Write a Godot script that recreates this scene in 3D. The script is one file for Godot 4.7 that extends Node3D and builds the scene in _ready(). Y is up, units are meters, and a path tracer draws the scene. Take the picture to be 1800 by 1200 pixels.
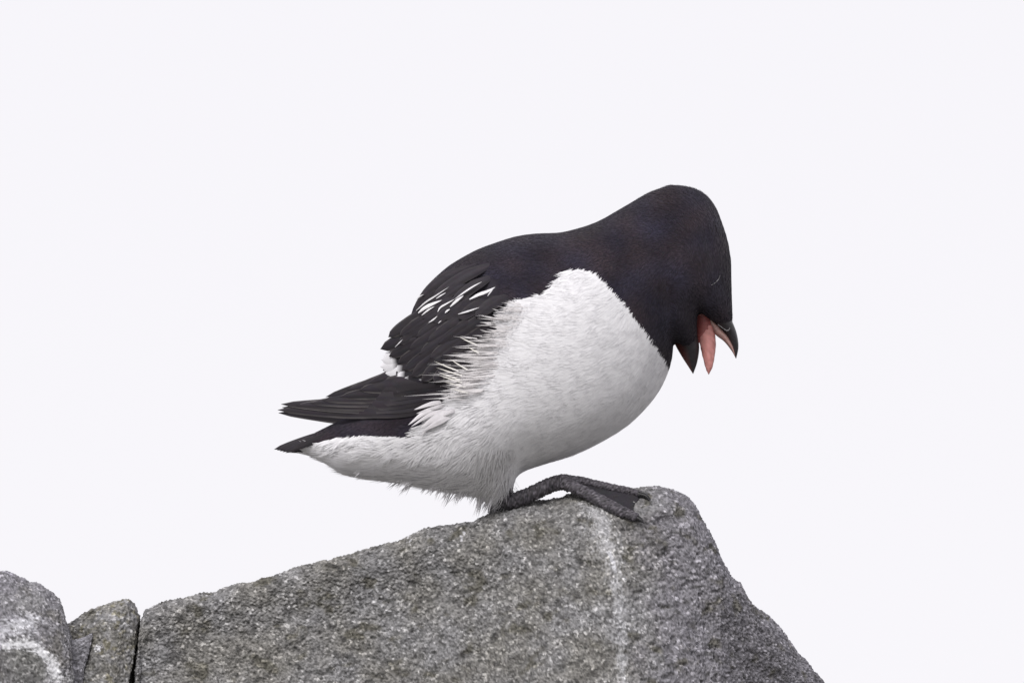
extends Node3D
# A small black-and-white seabird on top of a granite boulder under an overcast sky.
# Shapes are drawn in units of a quarter millimetre: x right, y down, z towards the viewer;
# (900, 600, 0) is the point the camera looks at, 1.85 m above the ground.
const U := 0.00025
const DIST := 4.0
const PITCH := 6.0
const EYE_Y := 1.85
const GROUND := 7960.0
var sp := sin(deg_to_rad(PITCH))
var cp := cos(deg_to_rad(PITCH))
var rng := RandomNumberGenerator.new()

# ---------------------------------------------------------------- mesh helpers
class Buf:
	var v := PackedVector3Array()
	var n := PackedVector3Array()
	var c := PackedColorArray()
	var i := PackedInt32Array()
	func add(p: Vector3, nn: Vector3, col: Color) -> int:
		v.append(p); n.append(nn); c.append(col)
		return v.size() - 1
	func tri(a: int, b: int, d: int):
		if (v[b] - v[a]).cross(v[d] - v[a]).dot(n[a] + n[b] + n[d]) > 0.0:
			i.append(a); i.append(d); i.append(b)
		else:
			i.append(a); i.append(b); i.append(d)
	func quad(a: int, b: int, d: int, e: int):
		tri(a, b, d); tri(a, d, e)

func to_world(p: Vector3) -> Vector3:
	return Vector3((p.x - 900.0) * U, EYE_Y + (600.0 - p.y) * U / cp, p.z * U)

func to_dir(d: Vector3) -> Vector3:
	return Vector3(d.x, -d.y, d.z).normalized()

func commit(buf: Buf, called: String, mat: Material, parent: Node, origin: Vector3) -> MeshInstance3D:
	var vv := PackedVector3Array(); vv.resize(buf.v.size())
	var nn := PackedVector3Array(); nn.resize(buf.v.size())
	for k in buf.v.size():
		vv[k] = to_world(buf.v[k]) - origin
		nn[k] = to_dir(buf.n[k])
	var ii := buf.i.duplicate()
	for k in range(0, ii.size(), 3):            # y is mirrored on the way to the world: turn the faces back
		var t := ii[k + 1]; ii[k + 1] = ii[k + 2]; ii[k + 2] = t
	var a := []; a.resize(Mesh.ARRAY_MAX)
	a[Mesh.ARRAY_VERTEX] = vv; a[Mesh.ARRAY_NORMAL] = nn
	a[Mesh.ARRAY_COLOR] = buf.c; a[Mesh.ARRAY_INDEX] = ii
	var m := ArrayMesh.new()
	m.add_surface_from_arrays(Mesh.PRIMITIVE_TRIANGLES, a)
	m.surface_set_material(0, mat)
	var o := MeshInstance3D.new()
	o.mesh = m; o.name = called
	o.cast_shadow = GeometryInstance3D.SHADOW_CASTING_SETTING_ON
	parent.add_child(o, true)
	return o

func tag(o: Node, label: String, category: String, group := ""):
	o.set_meta("label", label); o.set_meta("category", category)
	if group != "": o.set_meta("group", group)

func matte(rough: float, spec := 0.3) -> StandardMaterial3D:
	var m := StandardMaterial3D.new()
	m.vertex_color_use_as_albedo = true
	m.roughness = rough
	m.metallic_specular = spec
	return m

func noise(seed_: int, wave: float, kind := FastNoiseLite.TYPE_SIMPLEX_SMOOTH, octaves := 1) -> FastNoiseLite:
	var f := FastNoiseLite.new()
	f.seed = seed_; f.frequency = 1.0 / wave; f.noise_type = kind
	f.fractal_type = FastNoiseLite.FRACTAL_FBM if octaves > 1 else FastNoiseLite.FRACTAL_NONE
	f.fractal_octaves = octaves
	return f

func spline(pts: Array, t: float):               # Catmull-Rom through Vector2s or Vector3s
	var s: float = clampf(t, 0.0, 1.0) * (pts.size() - 1)
	var k: int = mini(int(s), pts.size() - 2)
	var f: float = s - k
	var p1 = pts[k]; var p2 = pts[k + 1]
	var p0 = pts[k - 1] if k > 0 else p1 * 2.0 - p2
	var p3 = pts[k + 2] if k + 2 < pts.size() else p2 * 2.0 - p1
	return p1.cubic_interpolate(p2, p0, p3, f)

func polyval(a: Array, t: float) -> float:
	var s: float = clampf(t, 0.0, 1.0) * (a.size() - 1)
	var k: int = mini(int(s), a.size() - 2)
	return lerpf(a[k], a[k + 1], s - k)

func v2(flat: Array) -> Array:
	var r := []
	for k in range(0, flat.size(), 2): r.append(Vector2(flat[k], flat[k + 1]))
	return r

func at_depth(px: float, py: float, z: float) -> Vector3:   # undo the lens for a point z in front of the bird's middle plane
	var f: float = 1.0 - z * U * cp / DIST
	return Vector3(900.0 + (px - 900.0) * f, 600.0 - (600.0 - py) * f + z * sp, z)

# ---------------------------------------------------------------- the bird's body as a round solid over its side outline
const GX := 460.0
const GY := 300.0
const GH := 4.0
const NX := 215
const NY := 156
var uu := PackedFloat32Array()
var zz := PackedFloat32Array()
var outline := PackedVector2Array()
var white_area := PackedVector2Array()
var wing_area := PackedVector2Array()

func u_at(x: float, y: float) -> float:
	var gx: float = clampf((x - GX) / GH, 0.0, NX - 1.001)
	var gy: float = clampf((y - GY) / GH, 0.0, NY - 1.001)
	var i := int(gx); var j := int(gy)
	var fx := gx - i; var fy := gy - j
	var k := j * NX + i
	return lerpf(lerpf(uu[k], uu[k + 1], fx), lerpf(uu[k + NX], uu[k + NX + 1], fx), fy)

func z_at(x: float, y: float) -> float:
	return sqrt(maxf(u_at(x, y), 0.0))

func normal_at(x: float, y: float, z: float) -> Vector3:
	var dx := (u_at(x + 4.0, y) - u_at(x - 4.0, y)) / 8.0
	var dy := (u_at(x, y + 4.0) - u_at(x, y - 4.0)) / 8.0
	var n := Vector3(-dx, -dy, 2.0 * z)
	return n.normalized() if n.length() > 0.0001 else Vector3(0, 0, 1)

func on_body(px: float, py: float, lift := 0.0) -> Vector3:  # the point of the near flank seen at that place
	var z := 0.0
	var p := Vector3(px, py, 0)
	for k in 7:
		p = at_depth(px, py, z)
		z = lerpf(z, z_at(p.x, p.y) + lift, 0.8)
	p.z = z
	return p

# the folded wing as a sheet: over the flank it lies on the body, behind the body it runs free towards the rump
func wing_sheet(px: float) -> float:
	return polyval([24.0, 38.0, 58.0, 80.0, 96.0, 107.0, 114.0], (px - 490.0) / 360.0)

func smax(a: float, b: float, k: float) -> float:
	var h := maxf(k - absf(a - b), 0.0) / k
	return maxf(a, b) + h * h * k * 0.25

func on_wing(px: float, py: float, lift: float) -> Vector3:
	var z := 0.0
	var p := Vector3.ZERO
	for k in 7:
		p = at_depth(px, py, z)
		z = lerpf(z, smax(z_at(p.x, p.y), wing_sheet(px), 30.0) + lift, 0.8)
	p.z = z
	return p

func bump(x: float, y: float, cx: float, cy: float, rx: float, ry: float, turn: float) -> float:
	var d := Vector2(x - cx, y - cy).rotated(-turn)
	return exp(-(d.x * d.x / (rx * rx) + d.y * d.y / (ry * ry)))

func solve_body():
	var pts := v2([1000,407, 975,411, 940,412, 905,417, 870,428, 840,439, 815,452, 790,467, 772,482, 755,498, 742,513, 732,530, 724,548,
		716,580, 704,620, 684,662, 652,702, 615,730, 585,745, 555,760, 528,776, 508,788, 512,795, 532,797, 555,805, 580,819, 602,833, 640,841, 690,847,
		715,851, 745,857, 790,864, 830,870, 862,878, 880,884, 896,876, 902,858, 907,840, 920,828, 950,817, 1000,802, 1040,785, 1080,763, 1110,742, 1140,712,
		1160,685, 1172,660, 1179,640, 1183,618, 1185,604, 1194,606, 1206,612, 1219,606, 1225,590, 1225,566, 1230,551, 1243,560, 1262,571, 1278,578, 1287,566, 1288,548, 1287,525,
		1286,490, 1285,455, 1279,420, 1269,389, 1260,366, 1244,344, 1219,330, 1184,325, 1166,329, 1136,341, 1095,365, 1047,392])
	var n := pts.size()
	for k in n:
		var p0: Vector2 = pts[(k + n - 1) % n]; var p1: Vector2 = pts[k]
		var p2: Vector2 = pts[(k + 1) % n]; var p3: Vector2 = pts[(k + 2) % n]
		for s in 3: outline.append(p1.cubic_interpolate(p2, p0, p3, s / 3.0))
	var d := PackedFloat32Array(); d.resize(NX * NY); d.fill(40.0)
	for k in outline.size():
		var a := outline[k]; var b := outline[(k + 1) % outline.size()]
		var i0 := maxi(0, int((minf(a.x, b.x) - 40 - GX) / GH)); var i1 := mini(NX - 1, int((maxf(a.x, b.x) + 40 - GX) / GH) + 1)
		var j0 := maxi(0, int((minf(a.y, b.y) - 40 - GY) / GH)); var j1 := mini(NY - 1, int((maxf(a.y, b.y) + 40 - GY) / GH) + 1)
		for j in range(j0, j1 + 1):
			for i in range(i0, i1 + 1):
				var p := Vector2(GX + i * GH, GY + j * GH)
				var q := Geometry2D.get_closest_point_to_segment(p, a, b)
				var e := p.distance_to(q)
				if e < d[j * NX + i]: d[j * NX + i] = e
	for j in NY:
		for i in NX:
			if not Geometry2D.is_point_in_polygon(Vector2(GX + i * GH, GY + j * GH), outline): d[j * NX + i] = -d[j * NX + i]
	# a soap film over the outline: its square root is a round body
	var inside := PackedInt32Array()
	for j in range(1, NY - 1):
		for i in range(1, NX - 1):
			if d[j * NX + i] > -8.0: inside.append(j * NX + i)
	var f := PackedFloat32Array(); f.resize(NX * NY)
	var src := 4.0 * GH * GH * 0.85
	for k in inside: f[k] = 60.0 * maxf(d[k] + 8.0, 1.0)
	for it in 170:
		for k in inside:
			f[k] += 1.93 * (0.25 * (f[k - 1] + f[k + 1] + f[k - NX] + f[k + NX] + src) - f[k])
	uu.resize(NX * NY); zz.resize(NX * NY)
	for j in NY:
		for i in NX:
			var k := j * NX + i
			var x := GX + i * GH; var y := GY + j * GH
			var e := d[k]
			if e <= -8.0:
				uu[k] = e * 60.0; zz[k] = -1.0
				continue
			var w := maxf(f[k], 1.0) * e / (absf(e) + 8.0)
			var head := smoothstep(1040.0, 1200.0, x)
			w *= pow(lerpf(0.86, 0.76, head), 2.0)
			if w > 0.0:
				var z := sqrt(w)
				var soft := smoothstep(10.0, 60.0, z)
				z += soft * (12.0 * bump(x, y, 800, 560, 130, 60, 2.5) + 14.0 * bump(x, y, 830, 790, 80, 60, 2.2)
					+ 6.0 * bump(x, y, 1205, 480, 40, 60, 0.0) + 4.0 * bump(x, y, 1262, 490, 14, 22, 0.3)
					- 5.0 * bump(x, y, 1247, 450, 7, 40, -0.25) - 8.0 * bump(x, y, 1176, 560, 9, 55, -0.1)
					- 5.0 * bump(x, y, 1130, 470, 40, 90, 0.3) + 8.0 * bump(x, y, 940, 440, 100, 30, -0.2)
					- 6.0 * bump(x, y, 925, 800, 22, 55, 0.9))
				w = z * z
			uu[k] = w
			zz[k] = sqrt(w) if w > 0.0 else -1.0

func white_of(x: float, y: float) -> bool:
	return Geometry2D.is_point_in_polygon(Vector2(x, y), white_area)

func body_mesh() -> Buf:                         # surface nets over the round solid; the far half mirrors the near one
	var b := Buf.new()
	var start := PackedInt32Array(); start.resize(NX * NY); start.fill(-1)
	var low := PackedInt32Array(); low.resize(NX * NY)
	var blotch := noise(31, 60.0, FastNoiseLite.TYPE_SIMPLEX_SMOOTH, 3)
	for j in NY - 1:
		for i in NX - 1:
			var k := j * NX + i
			var q := [k, k + 1, k + NX, k + NX + 1]
			var zmin := 1e9; var zmax := -1.0
			for c in q:
				zmin = minf(zmin, zz[c]); zmax = maxf(zmax, zz[c])
			if zmax < 0.0: continue
			var k0 := int(maxf(zmin, 0.0) / GH); var k1 := int(zmax / GH)
			start[k] = b.v.size(); low[k] = k0
			for kk in range(k0, k1 + 1):
				var acc := Vector3.ZERO; var cnt := 0
				for c in 4:
					var zc: float = zz[q[c]]
					if zc >= 0.0 and int(zc / GH) == kk:
						acc += Vector3(c % 2, c / 2, zc / GH); cnt += 1
				for lv in [kk, kk + 1]:
					var zl: float = lv * GH; var z2 := zl * zl
					for e in [[0, 1], [2, 3], [0, 2], [1, 3]]:
						var za: float = zz[q[e[0]]]; var zb: float = zz[q[e[1]]]
						if (za > zl) != (zb > zl):
							var ua: float = uu[q[e[0]]]; var ub: float = uu[q[e[1]]]
							var t := clampf((z2 - ua) / (ub - ua), 0.0, 1.0)
							acc += Vector3(lerpf(e[0] % 2, e[1] % 2, t), lerpf(e[0] / 2, e[1] / 2, t), lv); cnt += 1
				if cnt == 0: acc = Vector3(0.5, 0.5, kk + 0.5); cnt = 1
				acc /= cnt
				var x := GX + (i + acc.x) * GH; var y := GY + (j + acc.y) * GH; var z := acc.z * GH
				var g := blotch.get_noise_3d(x, y, z)
				var col := Color(0.036, 0.032, 0.040) * (1.0 + 0.35 * g)
				if white_of(x, y): col = Color(0.82, 0.815, 0.84) * (1.0 + 0.04 * g)
				b.add(Vector3(x, y, z), normal_at(x, y, z), col)
	var half := b.v.size()
	for k in half:
		b.add(b.v[k] * Vector3(1, 1, -1), b.n[k] * Vector3(1, 1, -1), b.c[k])
	var cell := func(c: int, kk: int) -> int:
		if start[c] < 0: return -1
		return start[c] + kk - low[c] if kk >= 0 else half + start[c] - kk - 1 - low[c]
	var put := func(a: int, bb: int, c: int, d: int):
		if a >= 0 and bb >= 0 and c >= 0 and d >= 0: b.quad(a, bb, c, d)
	for j in range(1, NY - 1):
		for i in range(1, NX - 1):
			var k := j * NX + i
			if zz[k] >= 0.0:
				var kk := int(zz[k] / GH)
				put.call(cell.call(k - NX - 1, kk), cell.call(k - NX, kk), cell.call(k, kk), cell.call(k - 1, kk))
				put.call(cell.call(k - NX - 1, -kk - 1), cell.call(k - NX, -kk - 1), cell.call(k, -kk - 1), cell.call(k - 1, -kk - 1))
			for axis in 2:
				var o := k + (1 if axis == 0 else NX)
				var s := k - (NX if axis == 0 else 1)
				var za := zz[k]; var zb := zz[o]
				if za < 0.0 and zb < 0.0: continue
				var lo := minf(za, zb); var hi := maxf(za, zb)
				var ka := 0 if lo < 0.0 else int(lo / GH) + 1
				for kk in range(ka, int(hi / GH) + 1):
					put.call(cell.call(s, kk - 1), cell.call(k, kk - 1), cell.call(k, kk), cell.call(s, kk))
					if kk > 0: put.call(cell.call(s, -kk), cell.call(k, -kk), cell.call(k, -kk - 1), cell.call(s, -kk - 1))
	return b

# ---------------------------------------------------------------- plumage
var flow_pts := [[1040,500,-0.7,0.55], [1110,620,-0.75,0.6], [1120,700,-0.85,0.5], [1000,600,-0.95,0.3], [920,560,-1,-0.02], [880,600,-1,-0.2], [850,650,-1,-0.12],
	[900,680,-1,0.12], [980,740,-0.9,0.42], [900,770,-0.8,0.6], [880,840,-0.35,0.95], [820,840,-0.6,0.8], [730,830,-0.8,0.5], [620,790,-1,0.2], [760,760,-0.9,0.4],
	[1250,450,-0.15,-1], [1200,350,-0.9,-0.4], [1120,390,-0.95,0.3], [1180,480,-0.6,0.5], [1150,570,-0.3,0.9], [1060,440,-0.9,0.4], [950,440,-1,0.15], [800,490,-0.85,0.55], [600,760,-0.9,0.4], [1210,570,-0.2,-0.9]]

func flow_at(x: float, y: float) -> Vector2:
	var r := Vector2.ZERO
	for f in flow_pts:
		var dx: float = x - f[0]; var dy: float = y - f[1]
		r += Vector2(f[2], f[3]) / (dx * dx + dy * dy + 200.0) ** 1.5
	return r.normalized()

func strand(b: Buf, p0: Vector3, n: Vector3, t: Vector3, length: float, width: float, lift: float, bend: float, col: Color, tipcol: Color):
	var s := n.cross(t).normalized()
	var p1 := p0 + t * length * 0.5 + n * lift * 0.35 + s * bend * 0.3
	var p2 := p0 + t * length + n * lift + s * bend
	var a := b.add(p0 - s * width * 0.5, n, col)
	b.add(p0 + s * width * 0.5, n, col)
	b.add(p1 - s * width * 0.42, n, col.lerp(tipcol, 0.5))
	b.add(p1 + s * width * 0.42, n, col.lerp(tipcol, 0.5))
	b.add(p2, n, tipcol)
	b.tri(a, a + 1, a + 3); b.tri(a, a + 3, a + 2); b.tri(a + 2, a + 3, a + 4)

func scatter(b: Buf, count: int, side: float, want_white: bool):
	var done := 0; var tries := 0
	var tuft := noise(77, 26.0)
	var wave := noise(78, 45.0)
	while done < count and tries < count * 12:
		tries += 1
		var x := rng.randf_range(490, 1300); var y := rng.randf_range(315, 895)
		var u := u_at(x, y)
		if u <= 0.0: continue
		if white_of(x, y) != want_white: continue
		if not want_white and Geometry2D.is_point_in_polygon(Vector2(x, y), wing_area): continue
		var z := sqrt(u)
		var n := normal_at(x, y, z)
		var f := flow_at(x, y).rotated(0.22 * wave.get_noise_2d(x, y) * 2.0 + rng.randfn(0.0, 0.05))
		var t := Vector3(f.x, f.y, 0)
		t = t - n * t.dot(n)
		if t.length() < 0.15: continue
		t = t.normalized()
		var length := 0.0; var width := 0.0; var lift := 0.0; var col: Color
		if want_white:
			var rear := smoothstep(960.0, 800.0, x)
			var bottom := smoothstep(800.0, 860.0, y) * smoothstep(690.0, 760.0, x)
			length = lerpf(17.0, 26.0, rear) + 10.0 * bottom
			length *= rng.randf_range(0.7, 1.35)
			width = lerpf(1.7, 2.2, rear) * rng.randf_range(0.7, 1.3)
			lift = lerpf(0.3, 2.4, rear) + 3.0 * tuft.get_noise_2d(x, y) * (0.35 + rear) + rng.randf_range(-0.4, 1.0) + 3.0 * bottom * rng.randf()
			var w := rng.randf_range(0.82, 0.89)
			col = Color(w, w * 0.99, w * 1.015)
		else:
			length = rng.randf_range(5.0, 10.0); width = rng.randf_range(1.2, 2.2)
			lift = rng.randf_range(0.2, 0.8)
			if y < 350.0: lift += rng.randf_range(0.0, 2.5)
			var w := rng.randf_range(0.023, 0.040) * (1.0 + 0.3 * wave.get_noise_2d(x * 0.6, y * 0.6))
			var hue := tuft.get_noise_2d(x * 0.35 + 40.0, y * 0.35)
			col = Color(w * (1.05 + 0.12 * hue), w * 0.87, w * (1.20 - 0.18 * hue))
		var p := Vector3(x, y, z) + n * 0.1
		if side < 0.0:
			p.z = -p.z; n.z = -n.z; t.z = -t.z
		strand(b, p, n, t, length, width, lift, rng.randfn(0.0, length * 0.06), col, col * rng.randf_range(0.95, 1.12))
		done += 1

# a feather: a curved vane on the flank (or at given depths), with a shaft ridge, barbs of uneven tone and its own thickness of overlap
func feather(parent: Node, called: String, origin: Vector3, mat: Material, side: float, pts: Array, halfw: float, lift: float, opt := {}) -> MeshInstance3D:
	var b := Buf.new()
	var steps := 16; var across := 6
	var tone: float = 1.5 * opt.get("tone", 0.024) * rng.randf_range(0.85, 1.15)
	var base := Color(tone * 1.04, tone * 0.93, tone * 1.08)
	if opt.has("color"): base = opt["color"]
	var streak := []
	for q in across + 1: streak.append(rng.randf_range(0.82, 1.2))
	var white_from: float = opt.get("white_from", 2.0)
	var point: float = opt.get("point", 0.22)
	var prof: Array = opt.get("profile", [0.55, 0.85, 1.0, 1.0, 0.95, 0.9])
	var tip_lift: float = opt.get("tip_lift", 0.0)
	var zl: Array = opt.get("z", [])
	var camber: float = opt.get("camber", 0.16) * halfw
	var fringe: float = opt.get("fringe", 0.0)
	var cs := []
	for k in steps + 1:
		var t := float(k) / steps
		var p: Vector2 = spline(pts, t)
		var lf := lerpf(opt.get("root", -8.0), lift, smoothstep(0.0, 0.5, t)) + tip_lift * t * t
		cs.append(at_depth(p.x, p.y, polyval(zl, t) + lf) if zl.size() > 0 else on_wing(p.x, p.y, lf))
	for k in steps + 1:
		var t := float(k) / steps
		var c: Vector3 = cs[k]
		var tg: Vector3 = (cs[mini(k + 1, steps)] - cs[maxi(k - 1, 0)]).normalized()
		var nn := Vector3(0, -0.12, 1).normalized()
		if zl.size() == 0 and u_at(c.x, c.y) > 0.0:
			var zb := z_at(c.x, c.y)
			nn = nn.lerp(normal_at(c.x, c.y, maxf(zb, 25.0)), 0.65 * smoothstep(-25.0, 25.0, zb - wing_sheet(c.x)))
		nn = (nn - tg * nn.dot(tg)).normalized()
		var sd := nn.cross(tg).normalized()
		var w := halfw * polyval(prof, t)
		if t > 1.0 - point:
			var e := (t - 1.0 + point) / point
			w *= sqrt(maxf(1.0 - e * e, 0.0)) * 0.97 + 0.03
		for q in across + 1:
			var s := 2.0 * q / across - 1.0
			var pos := c + sd * s * w - nn * camber * s * s
			if q == across / 2: pos += nn * 0.35
			var col: Color = base * streak[q] * rng.randf_range(0.9, 1.1)
			if fringe > 0.0 and (q == 0 or q == across): col = col + Color(1, 0.94, 0.88) * fringe * 2.0 * smoothstep(0.25, 0.75, t) * rng.randf_range(0.5, 1.2)
			if t > white_from: col = Color(0.74, 0.73, 0.76) * rng.randf_range(0.95, 1.05)
			var vn := (nn + sd * s * 0.45).normalized()
			col.a = 1.0
			b.add(pos, vn, col)
	for k in steps:
		for q in across:
			var a := k * (across + 1) + q
			b.quad(a, a + 1, a + across + 2, a + across + 1)
	if side < 0.0:
		for k in b.v.size():
			b.v[k].z = -b.v[k].z; b.n[k].z = -b.n[k].z
		for k in range(0, b.i.size(), 3):
			var t := b.i[k + 1]; b.i[k + 1] = b.i[k + 2]; b.i[k + 2] = t
	return commit(b, called, mat, parent, origin)

# a solid between two edge lines in the side view, round in section: bill halves, tongue, toes
func loft(b: Buf, e1: Array, e2: Array, zc: Array, hw: Array, col: Color, steps := 20, ring := 14, rough := 0.0, sq := 1.0, seam := Color(-1, 0, 0)):
	var nz := noise(5, 5.0)
	var base := b.v.size()
	var cen := []; var ups := []; var outs := []
	for k in steps + 1:
		var t := float(k) / steps
		var z := polyval(zc, t)
		var pa: Vector2 = spline(e1, t); var pb: Vector2 = spline(e2, t)
		var a := at_depth(pa.x, pa.y, z); var c := at_depth(pb.x, pb.y, z)
		cen.append((a + c) * 0.5); ups.append((a - c) * 0.5)
		outs.append(polyval(hw, t))
	for k in steps + 1:
		var tg: Vector3 = (cen[mini(k + 1, steps)] - cen[maxi(k - 1, 0)]).normalized()
		var up: Vector3 = ups[k]
		var h := maxf(up.length(), 0.05)
		up = up / h
		var sd := tg.cross(up).normalized()
		for r in ring:
			var a := TAU * r / ring
			var ca := signf(cos(a)) * pow(absf(cos(a)), sq); var sa := signf(sin(a)) * pow(absf(sin(a)), sq)
			var p: Vector3 = cen[k] + up * ca * h + sd * sa * outs[k]
			var nn := (up * cos(a) / h + sd * sin(a) / maxf(outs[k], 0.05)).normalized()
			var g := nz.get_noise_3d(p.x, p.y, p.z)
			p += nn * g * rough
			var cc := col * (1.0 + 0.25 * g + rng.randf_range(-0.06, 0.06))
			if seam.r >= 0.0: cc = cc.lerp(seam, clampf(-cos(a) * 1.6 - 0.5, 0.0, 1.0))
			cc.a = 1.0
			b.add(p, nn, cc)
	for k in steps:
		for r in ring:
			var a := base + k * ring + r; var c := base + k * ring + (r + 1) % ring
			b.quad(a, c, c + ring, a + ring)
	for en in 2:
		var k: int = 0 if en == 0 else steps
		var m := b.add(cen[k], ((cen[0] - cen[1]) if en == 0 else (cen[steps] - cen[steps - 1])).normalized(), b.c[base + k * ring])
		for r in ring: b.tri(m, base + k * ring + r, base + k * ring + (r + 1) % ring)

# a limb: round tube through joints (x, y, z, radius), already in space
func limb(b: Buf, joints: Array, col: Color, rough: float, seed_: int, ring := 14, flat := 1.0, scutes := 0.0):
	var nz := noise(seed_, 4.5)
	var base := b.v.size()
	var ps := []; var rs := []
	for q in joints: ps.append(Vector3(q[0], q[1], q[2])); rs.append(q[3])
	var steps := (joints.size() - 1) * 18
	for k in steps + 1:
		var t := float(k) / steps
		var c: Vector3 = spline(ps, t)
		var tg: Vector3 = (spline(ps, minf(t + 0.02, 1.0)) - spline(ps, maxf(t - 0.02, 0.0))).normalized()
		var sd := tg.cross(Vector3(0, -1, 0)).normalized()
		var up := sd.cross(tg).normalized()
		var r := polyval(rs, t)
		if t > 0.97: r *= sqrt(maxf(1.0 - pow((t - 0.97) / 0.03, 2.0), 0.0)) * 0.9 + 0.1
		for q in ring:
			var a := TAU * q / ring
			var nn := (up * cos(a) + sd * sin(a)).normalized()
			var p := c + (up * cos(a) * flat + sd * sin(a)) * r
			var g := nz.get_noise_3d(p.x, p.y, p.z)
			var sc := scutes * pow(absf(sin(t * 46.0 + sin(a * 3.0) * 0.9)), 0.7)
			p += nn * (g * rough + sc)
			var cc := col * (1.0 + 0.7 * g + rng.randf_range(-0.45, 0.45) + (1.3 if rng.randf() < 0.08 else 0.0)); cc.a = 1.0
			b.add(p, nn, cc)
	for k in steps:
		for q in ring:
			var a := base + k * ring + q; var c := base + k * ring + (q + 1) % ring
			b.quad(a, c, c + ring, a + ring)
	for en in 2:
		var k: int = 0 if en == 0 else steps
		var m := b.add(spline(ps, float(en)), ((ps[0] - ps[1]) if en == 0 else (ps[-1] - ps[-2])).normalized(), b.c[base + k * ring])
		for q in ring: b.tri(m, base + k * ring + q, base + k * ring + (q + 1) % ring)

func smooth_normals(b: Buf):
	var acc := PackedVector3Array(); acc.resize(b.v.size())
	for k in range(0, b.i.size(), 3):
		var f := (b.v[b.i[k + 2]] - b.v[b.i[k]]).cross(b.v[b.i[k + 1]] - b.v[b.i[k]])
		for q in 3: acc[b.i[k + q]] += f
	for k in b.v.size():
		if acc[k].length() > 1e-9: b.n[k] = acc[k].normalized()

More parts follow.
